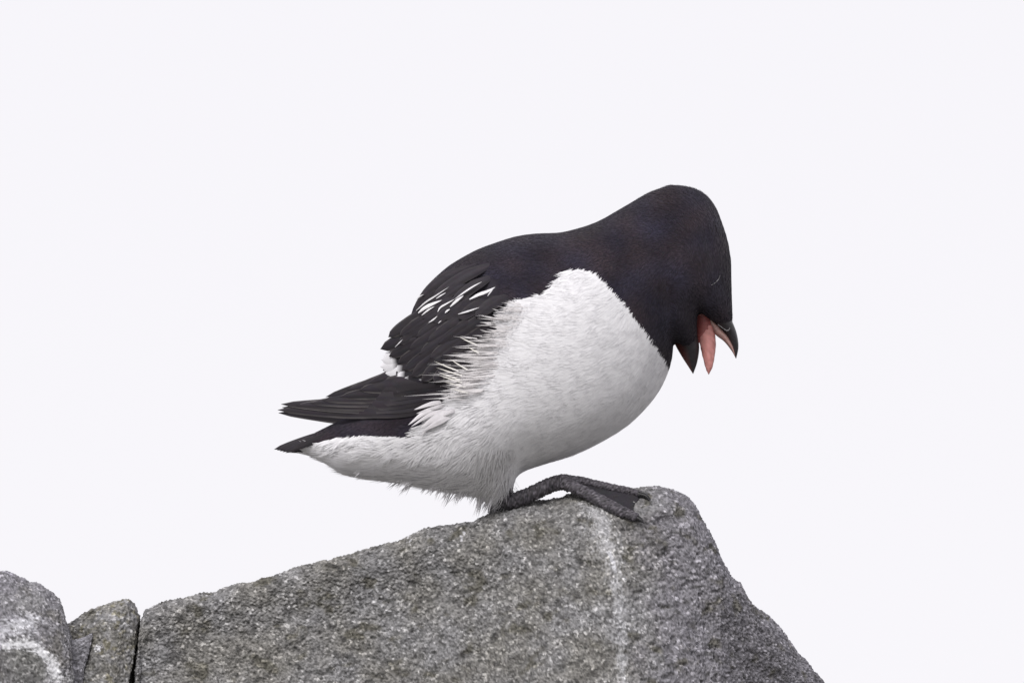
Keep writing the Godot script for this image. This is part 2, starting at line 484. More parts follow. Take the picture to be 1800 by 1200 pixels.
# ---------------------------------------------------------------- boulders
# ridge: the skyline from one foot of the stone to the other; from every point of it the stone falls away to the front and the back
func boulder(called: String, ridge: Array, zr: float, shape: Callable, tint: Callable, grain: float, floor_y: float, back: float, seed_: int, heave: float, step := 1.75, view_bottom := 1235.0, lean := 0.0, bend_x := 1e9, bend := 0.0, lean_from := 190.0) -> MeshInstance3D:
	var cols := []
	for k in ridge.size() - 1:
		var a: Vector2 = ridge[k]; var b: Vector2 = ridge[k + 1]
		var len_ := a.distance_to(b)
		var seen: bool = minf(a.y, b.y) < view_bottom and maxf(a.x, b.x) > -10.0
		var m := maxi(1, int(len_ / step)) if seen and len_ < 300.0 else 8
		for s in m: cols.append(a.lerp(b, float(s) / m))
	cols.append(ridge[-1])
	var nf := int(clampf((view_bottom - 1000.0) / step, 30, 220)) if called != "boulder" else int(370.0 / step)
	var nlow := 60; var nb := 24
	var rows := nb + 1 + nf + nlow
	var nc := cols.size()
	var b := Buf.new()
	var big := noise(seed_, 260.0, FastNoiseLite.TYPE_SIMPLEX_SMOOTH, 3)
	var broad := noise(seed_ + 9, 900.0, FastNoiseLite.TYPE_SIMPLEX_SMOOTH, 4)
	var mid := noise(seed_ + 1, 34.0, FastNoiseLite.TYPE_SIMPLEX_SMOOTH, 2)
	var ledge := noise(seed_ + 7, 22.0, FastNoiseLite.TYPE_SIMPLEX_SMOOTH, 2)
	var cry := noise(seed_ + 2, 6.6, FastNoiseLite.TYPE_CELLULAR)
	cry.cellular_return_type = FastNoiseLite.RETURN_DISTANCE
	var val := noise(seed_ + 3, 4.8, FastNoiseLite.TYPE_CELLULAR)
	val.cellular_return_type = FastNoiseLite.RETURN_CELL_VALUE
	var fine := noise(seed_ + 4, 7.0, FastNoiseLite.TYPE_SIMPLEX, 2)
	var pos := PackedVector3Array(); pos.resize(nc * rows)
	for c in nc:
		var rp: Vector2 = cols[c]
		var zt := zr - bend * clampf(rp.x - bend_x, 0.0, 420.0)
		var top := at_depth(rp.x, rp.y, zt) if rp.y < 1300.0 else Vector3(rp.x, rp.y, zt)
		var vb := maxf(view_bottom, top.y + 2.0)
		for r in rows:
			var p: Vector3
			if r < nb:                            # the back, from the foot up to the ridge
				var t := 1.0 - float(r) / nb
				var y := lerpf(top.y, floor_y, pow(t, 3.0))
				var dd := y - top.y
				p = Vector3(top.x, y, zt - back * pow(clampf(dd / (back * 0.9), 0.0, 1.0), 0.75) - 0.10 * dd)
			else:
				var y: float
				if r <= nb + nf: y = lerpf(top.y, vb, pow(float(r - nb) / nf, 1.35))
				else: y = lerpf(vb, floor_y, pow(float(r - nb - nf) / nlow, 2.2))
				p = Vector3(top.x, minf(y, floor_y), 0)
				p.z = zt + shape.call(p.x, y, y - top.y)
				p.x -= lean * (minf(y, 1500.0) - minf(top.y, 1500.0)) * smoothstep(lean_from, lean_from + 50.0, top.x)
			pos[c * rows + r] = p
	var nrm := grid_normals(pos, nc, rows, 6)
	for k in pos.size():
		var p := pos[k]
		var g: float = heave * big.get_noise_3d(p.x, p.y, p.z) + minf(heave, 3.0) * mid.get_noise_3d(p.x, p.y * 1.1, p.z)
		if p.y < view_bottom + 10.0 and (p.z > zr - 40.0 or p.x > bend_x):
			var cr := cry.get_noise_3d(p.x, p.y * 1.15, p.z)
			g += grain * (-3.0 * (cr + 0.5) + 2.3 * fine.get_noise_3d(p.x, p.y, p.z))
			g -= grain * lerpf(1.8, 4.0, smoothstep(1040.0, 1120.0, p.x)) * smoothstep(0.25, 0.5, ledge.get_noise_3d(p.x * 0.75, p.y * 1.2, p.z))
		g += 70.0 * broad.get_noise_3d(p.x, p.y, p.z) * smoothstep(view_bottom, view_bottom + 700.0, p.y)
		pos[k] = p + nrm[k] * g
	nrm = grid_normals(pos, nc, rows)
	for k in pos.size():
		var p := pos[k]
		b.v.append(pos[k]); b.n.append(nrm[k])
		var col: Color = tint.call(p.x, p.y, p.z)
		var cv := val.get_noise_3d(p.x, p.y * 1.1, p.z)           # crystals of pale feldspar, grey quartz and dark mica
		var fv := fine.get_noise_3d(p.x * 1.3 + 90.0, p.y * 1.3, p.z)
		var m := 1.0 + 0.55 * fv
		if cv > 0.78: m *= lerpf(1.4, 2.5, (cv - 0.78) / 0.22)
		elif cv < -0.45: m *= 0.66
		elif cv > 0.3: m *= 1.2
		var below := smoothstep(view_bottom, view_bottom + 120.0, p.y)        # lower down the stone shows in broad patches only
		col = col.lerp(Color(0.21, 0.207, 0.205, 1.0) * (1.0 + 0.5 * broad.get_noise_3d(p.x, p.y + 900.0, p.z)), below)
		m = lerpf(m, 1.0, below)
		col.a = clampf(col.a, 0.0, 1.0)
		col = col * lerpf(1.0, m, col.a); col.a = 1.0            # a crust of droppings hides the crystals
		b.c.append(col)
	for c in nc - 1:
		for r in rows - 1:
			var a := c * rows + r; var d := a + rows
			b.i.append(a); b.i.append(d + 1); b.i.append(d)
			b.i.append(a); b.i.append(a + 1); b.i.append(d + 1)
	var base: Vector2 = (ridge[0] + ridge[-1]) * 0.5
	var origin := to_world(Vector3(base.x, floor_y, zr))
	var o := commit(b, called, rock_mat, self, origin)
	o.position = origin
	return o

func grid_normals(pos: PackedVector3Array, nc: int, rows: int, w := 1) -> PackedVector3Array:
	var n := PackedVector3Array(); n.resize(pos.size())
	for c in nc:
		var cl := maxi(c - w, 0) * rows; var cr := mini(c + w, nc - 1) * rows
		for r in rows:
			var dx := pos[cr + r] - pos[cl + r]
			var dy := pos[c * rows + mini(r + w, rows - 1)] - pos[c * rows + maxi(r - w, 0)]
			var m := dx.cross(dy)
			n[c * rows + r] = m.normalized() if m.length() > 1e-6 else Vector3(0, 0, 1)
	return n

func stain(x: float, y: float, line: Array, wide: float) -> float:
	var best := 1e9
	var p := Vector2(x, y)
	for k in line.size() - 1:
		best = minf(best, p.distance_to(Geometry2D.get_closest_point_to_segment(p, line[k], line[k + 1])))
	return 1.0 - best / wide

var rock_mat: StandardMaterial3D

func _ready():
	rng.seed = 20240611
	# ---- camera
	var cam := Camera3D.new()
	cam.name = "camera"
	add_child(cam)
	cam.position = Vector3(0, EYE_Y - DIST * sp, DIST * cp)
	cam.rotation_degrees = Vector3(PITCH, 0, 0)
	cam.fov = rad_to_deg(2.0 * atan(600.0 * U / DIST))
	cam.near = 0.05
	cam.far = 3000.0
	cam.current = true
	# ---- overcast sky
	var env := Environment.new()
	var sm := ProceduralSkyMaterial.new()
	sm.sky_top_color = Color(0.850, 0.845, 0.867)
	sm.sky_horizon_color = Color(0.874, 0.868, 0.881)
	sm.sky_curve = 0.15
	sm.ground_bottom_color = Color(0.40, 0.40, 0.40)
	sm.ground_horizon_color = Color(0.55, 0.55, 0.56)
	var sky := Sky.new(); sky.sky_material = sm
	env.background_mode = Environment.BG_SKY
	env.sky = sky
	env.tonemap_mode = Environment.TONE_MAPPER_LINEAR
	env.tonemap_exposure = 1.3
	env.sdfgi_enabled = true; env.ssao_enabled = true; env.ssil_enabled = true
	var we := WorldEnvironment.new(); we.name = "world_environment"; we.environment = env
	add_child(we)
	# ---- the sun behind thick cloud, high over the photographer's left shoulder
	var sun := DirectionalLight3D.new()
	sun.name = "sun"
	sun.light_energy = 0.5
	sun.light_angular_distance = 28.0
	sun.light_color = Color(1.0, 0.99, 0.985)
	sun.shadow_enabled = true
	add_child(sun)
	sun.look_at_from_position(Vector3(-1.2, 2.25, 3.0), Vector3.ZERO)

	# ---- ground
	rock_mat = matte(0.92, 0.25)
	build_ground()
	build_rocks()
	build_bird()

func build_ground():
	var b := Buf.new()
	var rough := noise(900, 9.0, FastNoiseLite.TYPE_SIMPLEX_SMOOTH, 4)
	var patch := noise(901, 2.0, FastNoiseLite.TYPE_SIMPLEX_SMOOTH, 4)
	var n := 120
	var st := SurfaceTool.new()
	st.begin(Mesh.PRIMITIVE_TRIANGLES)
	for j in n + 1:
		for i in n + 1:
			var a := 2.0 * i / n - 1.0; var c := 2.0 * j / n - 1.0
			var x := signf(a) * pow(absf(a), 3.5) * 1500.0; var z := signf(c) * pow(absf(c), 3.5) * 1500.0
			var far := Vector2(x, z).length()
			var y := 0.05 * rough.get_noise_2d(x * 4.0, z * 4.0) * smoothstep(0.6, 2.0, far) - 0.02
			var g := patch.get_noise_2d(x * 3.0, z * 3.0)
			st.set_color(Color(0.24, 0.235, 0.23).lerp(Color(0.15, 0.15, 0.12), clampf(0.5 + g * 1.6, 0.0, 1.0)))
			st.set_smooth_group(0)
			st.add_vertex(Vector3(x, y, z))
	for j in n:
		for i in n:
			var k := j * (n + 1) + i
			for q in [k, k + 1, k + n + 2, k, k + n + 2, k + n + 1]: st.add_index(q)
	st.generate_normals()
	st.set_material(matte(0.95, 0.2))
	var o := MeshInstance3D.new()
	o.name = "ground"; o.mesh = st.commit()
	o.set_meta("kind", "structure")
	add_child(o)

func build_rocks():
	var n1 := noise(51, 120.0, FastNoiseLite.TYPE_SIMPLEX_SMOOTH, 3)
	var n2 := noise(52, 60.0, FastNoiseLite.TYPE_SIMPLEX_SMOOTH, 3)
	var n3 := noise(53, 9.0, FastNoiseLite.TYPE_SIMPLEX_SMOOTH, 2)
	var n4 := noise(54, 30.0, FastNoiseLite.TYPE_SIMPLEX_SMOOTH, 3)
	var grey := Color(0.240, 0.237, 0.242); var brown := Color(0.214, 0.207, 0.196); var mauve := Color(0.212, 0.204, 0.228); var olive := Color(0.112, 0.106, 0.086)
	var dropping := Color(0.66, 0.66, 0.69)
	var streak1 := v2([1048,900, 1062,950, 1076,1000, 1084,1060, 1088,1120, 1094,1240])
	var streak2 := v2([1070,980, 1076,995, 1080,1012])
	var main_tint := func(x: float, y: float, z: float) -> Color:
		var c := grey.lerp(brown, clampf(0.5 + 1.3 * n1.get_noise_3d(x, y, z), 0.0, 1.0))
		c = c.lerp(mauve, smoothstep(1080.0, 1200.0, x + 60.0 * n2.get_noise_3d(x, y, z)) * 0.8)
		c = c.lerp(olive, smoothstep(0.18, 0.55, n2.get_noise_3d(x + 300.0, y * 1.3, z)) * 0.8)
		c = c.lerp(Color(0.075, 0.073, 0.072), smoothstep(0.22, 0.5, n4.get_noise_3d(x * 0.9 + 70.0, y * 1.5, z)) * 0.7)
		c = c * (1.0 + 0.3 * n4.get_noise_3d(x, y * 1.6 + 500.0, z))
		c.a = 1.0
		if x > 1000.0 and x < 1150.0:
			var f := stain(x, y, streak1, lerpf(46.0, 22.0, smoothstep(940.0, 1080.0, y))) + 0.6 * n3.get_noise_3d(x * 1.8, y * 0.5, z) + 0.4 * n4.get_noise_3d(x, y, z)
			var k := smoothstep(0.25, 1.15, f + 0.25 * n2.get_noise_3d(x * 2.0, y * 2.0, z)) * 0.42
			if stain(x, y, streak2, 3.4) > 0.0: k = 0.9
			c = c.lerp(dropping, k)
			c.a = 1.0 - 0.5 * k
		if x > 700.0 and x < 830.0 and y < 980.0:
			for s in [[717, 945, 2.5], [722, 952, 2], [812, 947, 2.5], [816, 939, 1.5]]:
				if Vector2(x - s[0], (y - s[1]) * 0.6).length() < s[2] + 4.0 * n3.get_noise_2d(x, y): c = c.lerp(dropping, 0.75)
		return c
	var main_shape := func(x: float, y: float, d: float) -> float:
		var t := smoothstep(760.0, 1000.0, x)
		var h := lerpf(60.0, 150.0, t); var f := lerpf(45.0, 112.0, t)
		var z := f * pow(1.0 - pow(1.0 - minf(maxf(d, 0.0) / h, 1.0), 2.0), 0.5) + 0.13 * d
		var xc := 1052.0 + (y - 860.0) * 0.11
		var fade := smoothstep(0.0, 160.0, d)
		if x < xc: z -= fade * 0.16 * minf(xc - x, 500.0)
		else: z -= fade * 0.34 * (minf(x, 1700.0) - xc)
		z = smax(z, 0.22 * minf(d, 70.0) + 0.04 * d, 24.0)
		z -= 10.0 * bump(x, y, 1155, 924, 55, 8, -0.22) + 9.0 * bump(x, y, 1195, 895, 26, 6, -0.9) + 9.0 * bump(x, y, 1095, 886, 45, 22, 0.35)
		return z
	var ridge := v2([190,GROUND, 232,2000, 242,1240, 243,1190, 246,1140, 249,1092, 255,1073, 285,1054, 330,1044, 385,1034, 400,1027, 440,1021, 500,1002, 520,994, 560,985, 600,976, 660,959, 700,949, 726,937, 745,929,
		800,921, 830,914, 860,901, 880,893, 905,882, 930,877, 955,878, 985,874, 1004,868, 1030,861, 1060,863, 1090,863, 1120,858, 1150,858, 1185,864, 1205,874, 1218,888, 1232,919, 1250,953, 1262,981, 1270,992, 1282,1012, 1290,1019, 1300,1024,
		1308,1040, 1318,1055, 1345,1080, 1370,1103, 1385,1125, 1402,1153, 1418,1170, 1432,1183, 1448,1200, 1500,1260, 1800,1700, 2400,3500, 2600,GROUND])
	var o := boulder("boulder", ridge, -12.0, main_shape, main_tint, 1.0, GROUND, 900.0, 400, 9.0, 1.75, 1235.0, 0.0, 1266.0, 1.25)
	tag(o, "large speckled grey boulder with sloping top that the bird stands on", "boulder")

	# the boulder at the picture's left edge, with a white ring of droppings
	var arc := v2([20,1138, 52,1136, 73,1142, 87,1156, 98,1169, 105,1184, 106,1200])
	var band := v2([-20,1135, 0,1126, 17,1113, 35,1104, 62,1099])
	var left_tint := func(x: float, y: float, z: float) -> Color:
		var c := grey.lerp(mauve, clampf(0.5 + 1.2 * n1.get_noise_3d(x, y, z), 0.0, 1.0)) * 1.08
		c.a = 1.0
		c = c.lerp(olive, smoothstep(0.15, 0.6, n2.get_noise_3d(x, y, z)) * 0.6)
		if y > 1060.0 and y < 1260.0 and x > -60.0:
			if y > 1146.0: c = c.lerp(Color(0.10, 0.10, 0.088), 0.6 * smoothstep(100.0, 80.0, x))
			var g := 0.8 * n3.get_noise_3d(x * 0.8, y * 1.8, z) + 0.4 * n4.get_noise_3d(x, y, z)
			var f1 := stain(x, y, arc, 13.0) + g
			var f2 := stain(x, y, band, 20.0) + g * 1.3
			var k1 := smoothstep(0.15, 0.6, f1) * 0.9; var k2 := smoothstep(0.1, 0.8, f2) * 0.75
			c = c.lerp(Color(0.70, 0.70, 0.72), k1)
			c = c.lerp(Color(0.62, 0.62, 0.66), k2)
			c.a = 1.0 - 0.75 * maxf(k1, k2)
		return c
	var left_shape := func(x: float, y: float, d: float) -> float:
		return 60.0 * sqrt(1.0 - pow(1.0 - minf(maxf(d, 0.0) / 75.0, 1.0), 2.0)) + 0.10 * d - 0.25 * maxf(x - 60.0, 0.0)
	o = boulder("boulder_001", v2([-2600,GROUND, -1500,2500, -500,1240, -200,1045, -60,1003, -12,1000, 15,1001, 35,1008, 55,1018, 75,1022, 95,1038, 108,1048, 115,1065, 120,1085, 124,1105, 127,1130, 126,1160, 126,1200, 126,1240, 118,2000, 90,GROUND]),
		30.0, left_shape, left_tint, 1.0, GROUND, 700.0, 430, 9.0)
	tag(o, "grey boulder at left edge with a white ring of bird droppings", "boulder")

	# the upright stone in the gap
	var wedge_tint := func(x: float, y: float, z: float) -> Color:
		var c := grey.lerp(brown, clampf(0.6 + 1.3 * n4.get_noise_3d(x, y, z), 0.0, 1.0))
		c = c.lerp(Color(0.17, 0.155, 0.095), smoothstep(0.15, 0.5, n3.get_noise_3d(x * 0.7, y * 0.7, z) * 0.5 + n4.get_noise_3d(x, y + 40.0, z)) * 0.6)   # moss in crumbs
		c = c.lerp(olive, smoothstep(0.1, 0.6, n2.get_noise_3d(x, y, z)) * 0.6)
		c.a = 1.0
		if Vector2(x - 176, y - 1139).length() < 5.0 + 7.0 * n3.get_noise_2d(x * 2.0, y * 2.0): c = dropping
		return c
	var wedge_shape := func(x: float, y: float, d: float) -> float:
		var z := 34.0 * sqrt(1.0 - pow(1.0 - minf(maxf(d, 0.0) / 40.0, 1.0), 2.0)) + 0.06 * minf(d, 400.0)
		var xe := 186.0 - (minf(y, 1400.0) - 1075.0) * 0.25
		if x < xe: z -= 0.9 * (xe - x)
		if x > 226.0: z -= 0.7 * (x - 226.0)
		return maxf(z, 0.15 * minf(d, 60.0))
	o = boulder("upright_stone", v2([116,GROUND, 114,2000, 113,1240, 113,1150, 114,1108, 122,1093, 136,1085, 150,1076, 165,1070, 180,1063, 205,1056, 228,1052, 238,1062, 246,1080, 244,1110, 239,1140, 231,1175, 225,1205, 222,1240, 210,2000, 180,GROUND]),
		-8.0, wedge_shape, wedge_tint, 0.9, GROUND, 260.0, 460, 2.5, 1.75, 1235.0, 0.17)
	tag(o, "narrow upright brownish stone wedged in the gap between two boulders", "stone")

	# the small pale flake in front of it
	var flake_tint := func(x: float, y: float, z: float) -> Color:
		var c := Color(0.23, 0.225, 0.245) * (1.0 + 0.25 * n4.get_noise_3d(x, y, z))
		c.a = 0.9
		return c
	var flake_shape := func(x: float, y: float, d: float) -> float:
		return 14.0 * sqrt(1.0 - pow(1.0 - minf(maxf(d, 0.0) / 9.0, 1.0), 2.0)) - 0.1 * (x - 130.0)
	o = boulder("stone_flake", v2([127,1290, 126,1190, 127,1130, 129,1123, 148,1118, 158,1112, 164,1111, 166,1116, 158,1134, 152,1150, 151,1170, 150,1186, 143,1194, 139,1290]), 20.0, flake_shape, flake_tint, 0.6, 1300.0, 14.0, 480, 1.2, 1.75, 1235.0, 0.3, 1e9, 0.0, 128.0)
	tag(o, "small smooth grey stone flake stuck beside the narrow upright stone", "stone")

	# darker rock behind the crack
	var dark_tint := func(x: float, y: float, z: float) -> Color:
		return grey.lerp(brown, clampf(0.5 + n4.get_noise_3d(x, y, z), 0.0, 1.0))
	var dark_shape := func(x: float, y: float, d: float) -> float:
		return 60.0 * sqrt(1.0 - pow(1.0 - minf(maxf(d, 0.0) / 80.0, 1.0), 2.0)) + 0.03 * d
	o = boulder("boulder_002", v2([-500,GROUND, -300,1600, -60,1200, 60,1140, 130,1118, 240,1108, 330,1130, 460,1180, 700,1500, 900,GROUND]), -1500.0, dark_shape, dark_tint, 0.8, GROUND, 500.0, 500, 9.0, 6.0)
	tag(o, "dark rock glimpsed inside the crack behind the narrow upright stone", "boulder")

func build_bird():
	solve_body()
	for p in v2([1215,668, 1176,652, 1168,629, 1149,601, 1127,569, 1101,534, 1079,509, 1063,490, 1047,477, 1019,471, 1000,473, 985,484, 975,497, 960,518, 940,521, 920,525, 905,532, 885,545, 870,560, 866,580, 856,595, 842,610, 834,630, 832,650, 826,668, 815,685, 795,702,
		770,722, 752,742, 738,758, 732,768, 700,767, 650,765, 610,765, 575,772, 548,785, 530,795, 470,830, 470,930, 900,930, 1000,880, 1215,800]):
		var q := on_body(p.x, p.y) if Geometry2D.is_point_in_polygon(p, outline) else Vector3(p.x, p.y, 0)
		white_area.append(Vector2(q.x, q.y))
	for p in v2([725,535, 760,500, 830,480, 880,490, 880,545, 850,590, 820,640, 780,690, 720,735, 600,745, 560,740, 660,640, 690,580]):
		var q := on_body(p.x, p.y) if Geometry2D.is_point_in_polygon(p, outline) else Vector3(p.x, p.y, 0)
		wing_area.append(Vector2(q.x, q.y))
	var bird := Node3D.new()
	bird.name = "seabird"
	var origin := to_world(at_depth(940, 880, 0))
	add_child(bird)
	bird.position = origin
	tag(bird, "black and white seabird bending its head down with open bill on the boulder", "bird")
	var down := matte(0.95, 0.12)
	var sheen := matte(0.8, 0.2)
	sheen.rim_enabled = true; sheen.rim = 0.25; sheen.rim_tint = 0.3
	var vane := matte(0.7, 0.22)
	var horn := matte(0.42, 0.4)
	var flesh := matte(0.45, 0.4)
	flesh.subsurf_scatter_enabled = true; flesh.subsurf_scatter_strength = 0.08
	var skin := matte(0.6, 0.35)
	var body := commit(body_mesh(), "body", down, bird, origin)
	# plumage
	var b := Buf.new()
	scatter(b, 17000, 1.0, true); scatter(b, 6000, -1.0, true)
	var hem := v2([600,832, 650,840, 700,847, 730,853, 770,859, 800,864, 830,869, 860,876, 885,880])
	for clump in 90:
		var t := pow(rng.randf(), 0.7) * 0.93
		var e: Vector2 = spline(hem, t)
		var f := flow_at(e.x, e.y).rotated(rng.randfn(0.0, 0.18))
		var zc := rng.randf_range(-38.0, 38.0)
		var reach := (10.0 + 30.0 * pow(rng.randf(), 1.8)) * lerpf(0.6, 1.3, t)
		for k in 7:
			var z := zc + rng.randf_range(-5, 5)
			var p := at_depth(e.x + rng.randf_range(-6, 6), e.y - rng.randf_range(5, 15) - absf(z) * 0.12, z)
			var tip := at_depth(e.x + f.x * reach + rng.randfn(0.0, 2.0), e.y - 4.0 - absf(zc) * 0.08 + f.y * reach + rng.randfn(0.0, 2.0), zc + 4.0 * signf(zc))
			var g := rng.randf_range(0.72, 0.87)
			strand(b, p, Vector3(0, 0.2, 1).normalized(), (tip - p).normalized(), p.distance_to(tip) * rng.randf_range(0.7, 1.1), rng.randf_range(1.0, 2.0), rng.randf_range(-1, 2), rng.randfn(0, 1.5), Color(g, g * 0.985, g * 1.01), Color(g, g * 0.985, g * 1.03))
	for k in 320:
		var x := rng.randf_range(838, 907); var y := rng.randf_range(800, 870)
		var p := at_depth(x, y, 0.0)
		var zb := z_at(p.x, p.y)
		p.z = zb + 0.5
		var aim := Vector3(lerpf(-0.5, 0.02, (x - 838.0) / 69.0) + rng.randfn(0.0, 0.09), 1.0, 0.0).normalized()
		var g := rng.randf_range(0.78, 0.89)
		var reach := rng.randf_range(14, 24)
		strand(b, p, normal_at(p.x, p.y, maxf(zb, 20.0)), aim, reach, rng.randf_range(1.2, 2.2), clampf(44.0 - zb, 1.5, 16.0) * smoothstep(810.0, 860.0, y + reach * 0.5) + 1.0, rng.randfn(0, 2.0), Color(g, g * 0.99, g * 1.01), Color(g, g * 0.99, g * 1.01))
	var o := commit(b, "white_plumage", down, body, origin)
	o.set_meta("kind", "stuff")
	b = Buf.new()
	scatter(b, 22000, 1.0, false); scatter(b, 7000, -1.0, false)
	o = commit(b, "black_plumage", sheen, body, origin)
	o.set_meta("kind", "stuff")
	for side in [1.0, -1.0]: build_wing(bird, origin, vane, down, side)
	build_tail(bird, origin, vane)
	build_head(bird, origin, horn, flesh, down)
	build_leg(bird, origin, skin, horn, 1.0)
	build_leg(bird, origin, skin, horn, -1.0)

func build_wing(bird: Node3D, origin: Vector3, vane: Material, down: Material, side: float):
	var w := Node3D.new(); w.name = "wing"
	bird.add_child(w, true)
	# primaries, the outermost lowest
	var tips := [[488,720], [494,710], [520,712], [545,708], [566,703], [598,697], [632,685]]
	for k in tips.size():
		var t: Array = tips[k]
		var by := 714.0 - k * 6.0
		var pts := [Vector2(790, by - 14), Vector2(715, by + 2 - k * 1.5), Vector2(lerpf(t[0], 715, 0.5), lerpf(t[1], by + 4, 0.5) + 2 - k * 1.2), Vector2(t[0], t[1])]
		feather(w, "primary_feather", origin, vane, side, pts, 15.5, 4.0 + k * 1.2, {"root": 1.0 + k, "camber": 0.06, "point": 0.45, "fringe": 0.05, "tone": 0.025, "profile": [0.8, 1.0, 1.1, 1.0, 0.8, 0.62]})
	# tertials over the rump: the upper edge of the folded wing tip
	for k in 3:
		var pts := [Vector2(770, 650 - k * 4), Vector2(715, 656 - k * 4), Vector2(650 + k * 14, 675 - k * 6), Vector2(572 + k * 38, 697 - k * 12)]
		feather(w, "tertial_feather", origin, vane, side, pts, 11.0, 8.5 + k, {"root": 4.0, "point": 0.4, "fringe": 0.035, "profile": [0.8, 1.0, 1.0, 0.9, 0.7]})
	# secondaries with white tips
	var st := [[670,632], [668,644], [677,656], [694,662], [711,664], [736,667]]
	for k in st.size():
		var t: Array = st[k]
		var pts := [Vector2(800 + k * 6, 590 + k * 12), Vector2(740 + k * 8, 618 + k * 9), Vector2(t[0], t[1])]
		feather(w, "secondary_feather", origin, vane, side, pts, 13.0 if k < 5 else 4.0, 12.0 - k * 0.4, {"root": 3.0, "white_from": 1.0 - [25, 27, 23, 16, 6, 3][k] / pts[0].distance_to(pts[2]), "point": 0.09, "camber": 0.1, "tone": 0.022})
	# greater and median coverts in overlapping rows
	var gc := [[668,613], [683,626], [698,639], [709,650], [722,661], [740,670], [762,673], [786,664], [806,646]]
	for k in gc.size():
		var t: Array = gc[k]
		var bx := 840.0 + k * 2.0 - maxf(k - 5.0, 0.0) * 5.0
		var pts := [Vector2(bx, 552 + k * 5), Vector2(lerpf(t[0], bx, 0.5) - 4, lerpf(t[1], 552 + k * 5, 0.5) - 3), Vector2(t[0], t[1])]
		feather(w, "covert_feather", origin, vane, side, pts, 13.0, 18.0 - k * 0.35, {"point": 0.2, "fringe": 0.035, "tone": 0.023, "camber": 0.2})
	var mc := [[682,592], [700,604], [718,614], [736,622], [755,629], [774,628], [794,618], [702,590], [714,586], [730,592], [750,600], [770,604], [790,598]]
	for k in mc.size():
		var t: Array = mc[k]
		var pts := [Vector2(t[0] + 95, t[1] - 58), Vector2(t[0] + 48, t[1] - 33), Vector2(t[0], t[1])]
		feather(w, "covert_feather", origin, vane, side, pts, 11.0, (20.5 if k < 7 else 22.0) - (k % 7) * 0.4, {"point": 0.25, "fringe": 0.035, "tone": 0.025, "camber": 0.22})
	# scapulars
	var sc := [[730,545,800,490], [736,555,812,500], [742,560,828,506], [760,566,850,512], [782,562,868,514], [805,560,890,516], [835,556,908,514], [752,540,850,478], [790,535,880,476], [742,520,840,462], [760,520,880,456]]
	for k in sc.size():
		var t: Array = sc[k]
		var a := Vector2(t[2], t[3]); var e := Vector2(t[0], t[1])
		var pts := [a, a.lerp(e, 0.5) + Vector2(-2, -5), e]
		feather(w, "scapular_feather", origin, vane, side, pts, 12.0, 19.5 + (k % 4) * 1.2, {"point": 0.3, "root": -11.0, "profile": [0.2, 0.6, 0.95, 1.0, 0.95, 0.9], "fringe": 0.012, "tone": 0.026, "camber": 0.25, "tip_lift": 3.0})
	# white edges of the scapulars
	var fr := [[[731,546, 748,531, 765,520, 789,504], 1.5], [[766,525, 775,519, 784,514], 1.2], [[735,550, 746,541, 760,534, 777,527], 3.4], [[741,554, 752,545, 764,538], 1.8], [[769,548, 774,540, 784,534, 800,525], 1.8], [[800,525, 815,514, 832,503, 847,495], 1.6],
		[[791,539, 803,528, 815,519], 2.8], [[782,550, 786,546, 791,543], 1.8], [[825,526, 840,518, 856,512, 871,504], 3.2], [[857,520, 862,513, 867,507], 1.2], [[805,552, 822,547, 843,540], 1.5], [[753,567, 762,561, 769,555], 1.4],
		[[731,527, 737,521, 745,517], 1.0], [[770,568, 776,563], 0.9], [[694,610, 702,602, 708,596], 0.8]]
	for f in fr:
		var pts := v2(f[0])
		feather(w, "white_feather_edge", origin, down, side, pts, f[1], 27.5, {"root": 27.0, "color": Color(0.82, 0.81, 0.83), "profile": [0.25, 0.8, 1.0, 0.7, 0.3], "point": 0.3, "camber": 0.05})
	# white flank feathers lying over the wing's lower edge
	var ff := [[795,704, 760,709, 727,720, 4], [800,708, 765,716, 731,727, 3.5], [798,711, 752,722, 717,747, 4.5], [806,714, 758,728, 722,750, 3.5], [806,716, 772,730, 738,752, 6], [804,722, 776,738, 744,757, 6], [812,718, 790,724, 760,742, 4], [790,732, 762,746, 738,766, 4]]
	for f in ff:
		var g := rng.randf_range(0.62, 0.78)
		feather(w, "flank_feather", origin, down, side, [Vector2(f[0], f[1]), Vector2(f[2], f[3]), Vector2(f[4], f[5])], f[6], 5.0 + rng.randf_range(0, 5), {"color": Color(g, g * 0.965, g), "profile": [0.3, 0.8, 1.0, 0.8, 0.45], "point": 0.55, "tip_lift": 4.0, "camber": 0.12})
	# long white wisps of the flank hanging over the wing
	var b := Buf.new()
	var edge := v2([900,535, 880,552, 868,575, 858,598, 845,615, 838,640, 832,660, 824,680, 808,700])
